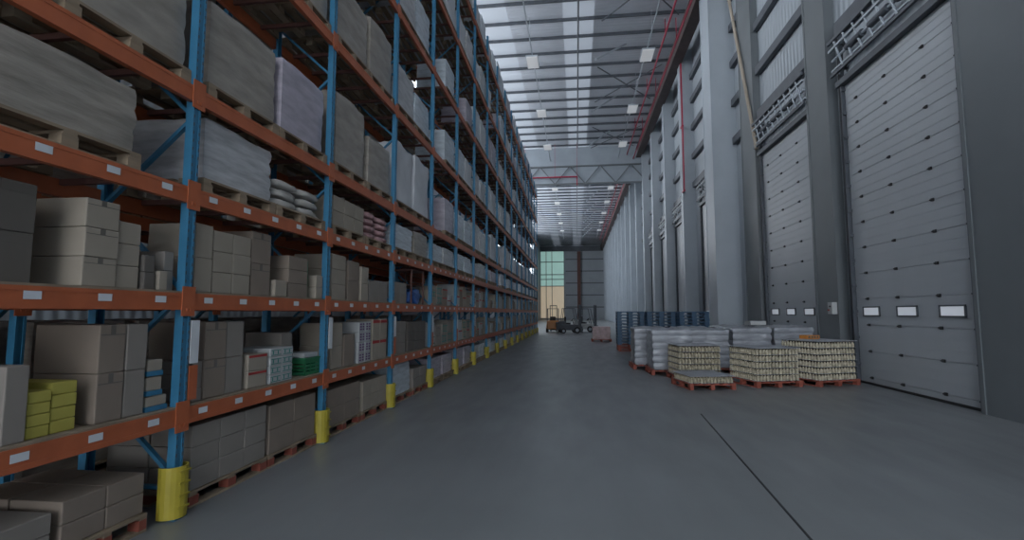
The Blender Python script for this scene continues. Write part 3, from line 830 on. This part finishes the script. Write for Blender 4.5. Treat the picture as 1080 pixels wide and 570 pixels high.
# ------------------------------------------------------------------ forklifts at the far end
def forklift(loc, rz, body, label, sc=1.0):
    t = thing('forklift', label, 'forklift', loc, rz, 'forklifts at the far end of the aisle'); t.scale = (sc, sc, sc)
    b = MB(); b.box(-.55, .55, -.3, 1.15, .28, .75); b.box(-.5, .5, .75, 1.3, .3, 1.05); b.box(-.52, .52, -.35, .05, .25, .62)
    b.obj('body', body, t, bevel=.05)
    MB().box(-.5, .5, 1.3, 1.5, .3, .95).obj('counterweight', body, t, bevel=.06)
    g = MB()
    for x in (-.48, .48):
        g.bar((x, -.25, .7), (x, .05, 2.1), .05, .05); g.bar((x, 1.1, 1.0), (x, .95, 2.1), .05, .05)
    for k in range(6): g.bar((-.48, .05+k*.18, 2.1), (.48, .05+k*.18, 2.1), .04, .04)
    g.bar((-.48, .05, 2.1), (-.48, .95, 2.1), .05, .05); g.bar((.48, .05, 2.1), (.48, .95, 2.1), .05, .05)
    g.obj('overhead_guard', M['steel_dark'], t)
    MB().box(-.25, .25, .35, .8, .76, .9).box(-.25, .25, .72, .85, .9, 1.4).obj('seat', M['black'], t, bevel=.03)
    MB().cyl((0, .0, .75), (0, .18, 1.15), .02, 8).cyl((0,.16,1.13), (0,.19,1.16), .17, 14).obj('steering_wheel', M['black'], t)
    m = MB()
    for x in (-.33, .27): m.box(x, x+.06, -.55, -.43, .08, 2.4)
    for z in (.2, 1.2, 2.35): m.box(-.33, .33, -.52, -.46, z, z+.07)
    m.obj('mast', M['steel_dark'], t)
    m = MB().box(-.4, .4, -.62, -.56, .15, .6)
    m.obj('carriage', M['steel_dark'], t)
    for x in (-.3, .2): MB().box(x, x+.1, -1.55, -.56, .05, .09).box(x, x+.1, -.66, -.62, .05, .6).obj('fork', M['steel_dark'], t)
    for x in (-.6, .44):
        for y, r in ((-.15, .28), (1.0, .22)):
            w_ = MB().cyl((x, y, r), (x+.16, y, r), r, 18).obj('wheel', M['black'], t)
            MB().cyl((x-.005 if x < 0 else x+.14, y, r), (x+.02 if x < 0 else x+.165, y, r), r*.5, 12).obj('hub', M['steel_light'], w_)
    return t
forklift((-2.1, 46.4, 0), R(180), M['fl_orange'], 'orange forklift beside the far end of the rack')
forklift((-.2, 43.6, 0), R(100), M['steel_dark'], 'dark forklift seen from the side in the middle of the far aisle')
forklift((1.2, 46.6, 0), R(75), M['fl_pale'], 'pale forklift behind the dark one, nearer the dock doors')

# ------------------------------------------------------------------ light, world, camera
w = bpy.data.worlds.new('World'); bpy.context.scene.world = w; w.use_nodes = True
w.node_tree.nodes['Background'].inputs['Color'].default_value = (.87, .93, 1.0, 1)
w.node_tree.nodes['Background'].inputs['Strength'].default_value = 3.9
cam = bpy.data.cameras.new('Camera'); co = bpy.data.objects.new('Camera', cam); col.objects.link(co)
F = 535.; P = math.atan(45/F); Yw = math.atan(68*math.cos(P)/F)
cam.sensor_width = 36; cam.lens = 36*F/1080; cam.clip_end = 400; cam.clip_start = .05
co.location = (0, 0, 1.75); co.rotation_euler = (math.pi/2+P, 0, Yw)
s = bpy.context.scene; s.camera = co
vs = s.view_settings; s.display_settings.display_device = 'sRGB'
vs.view_transform = 'Standard'; vs.look = 'None'; vs.gamma = 1; vs.use_curve_mapping = False; vs.exposure = 0.25
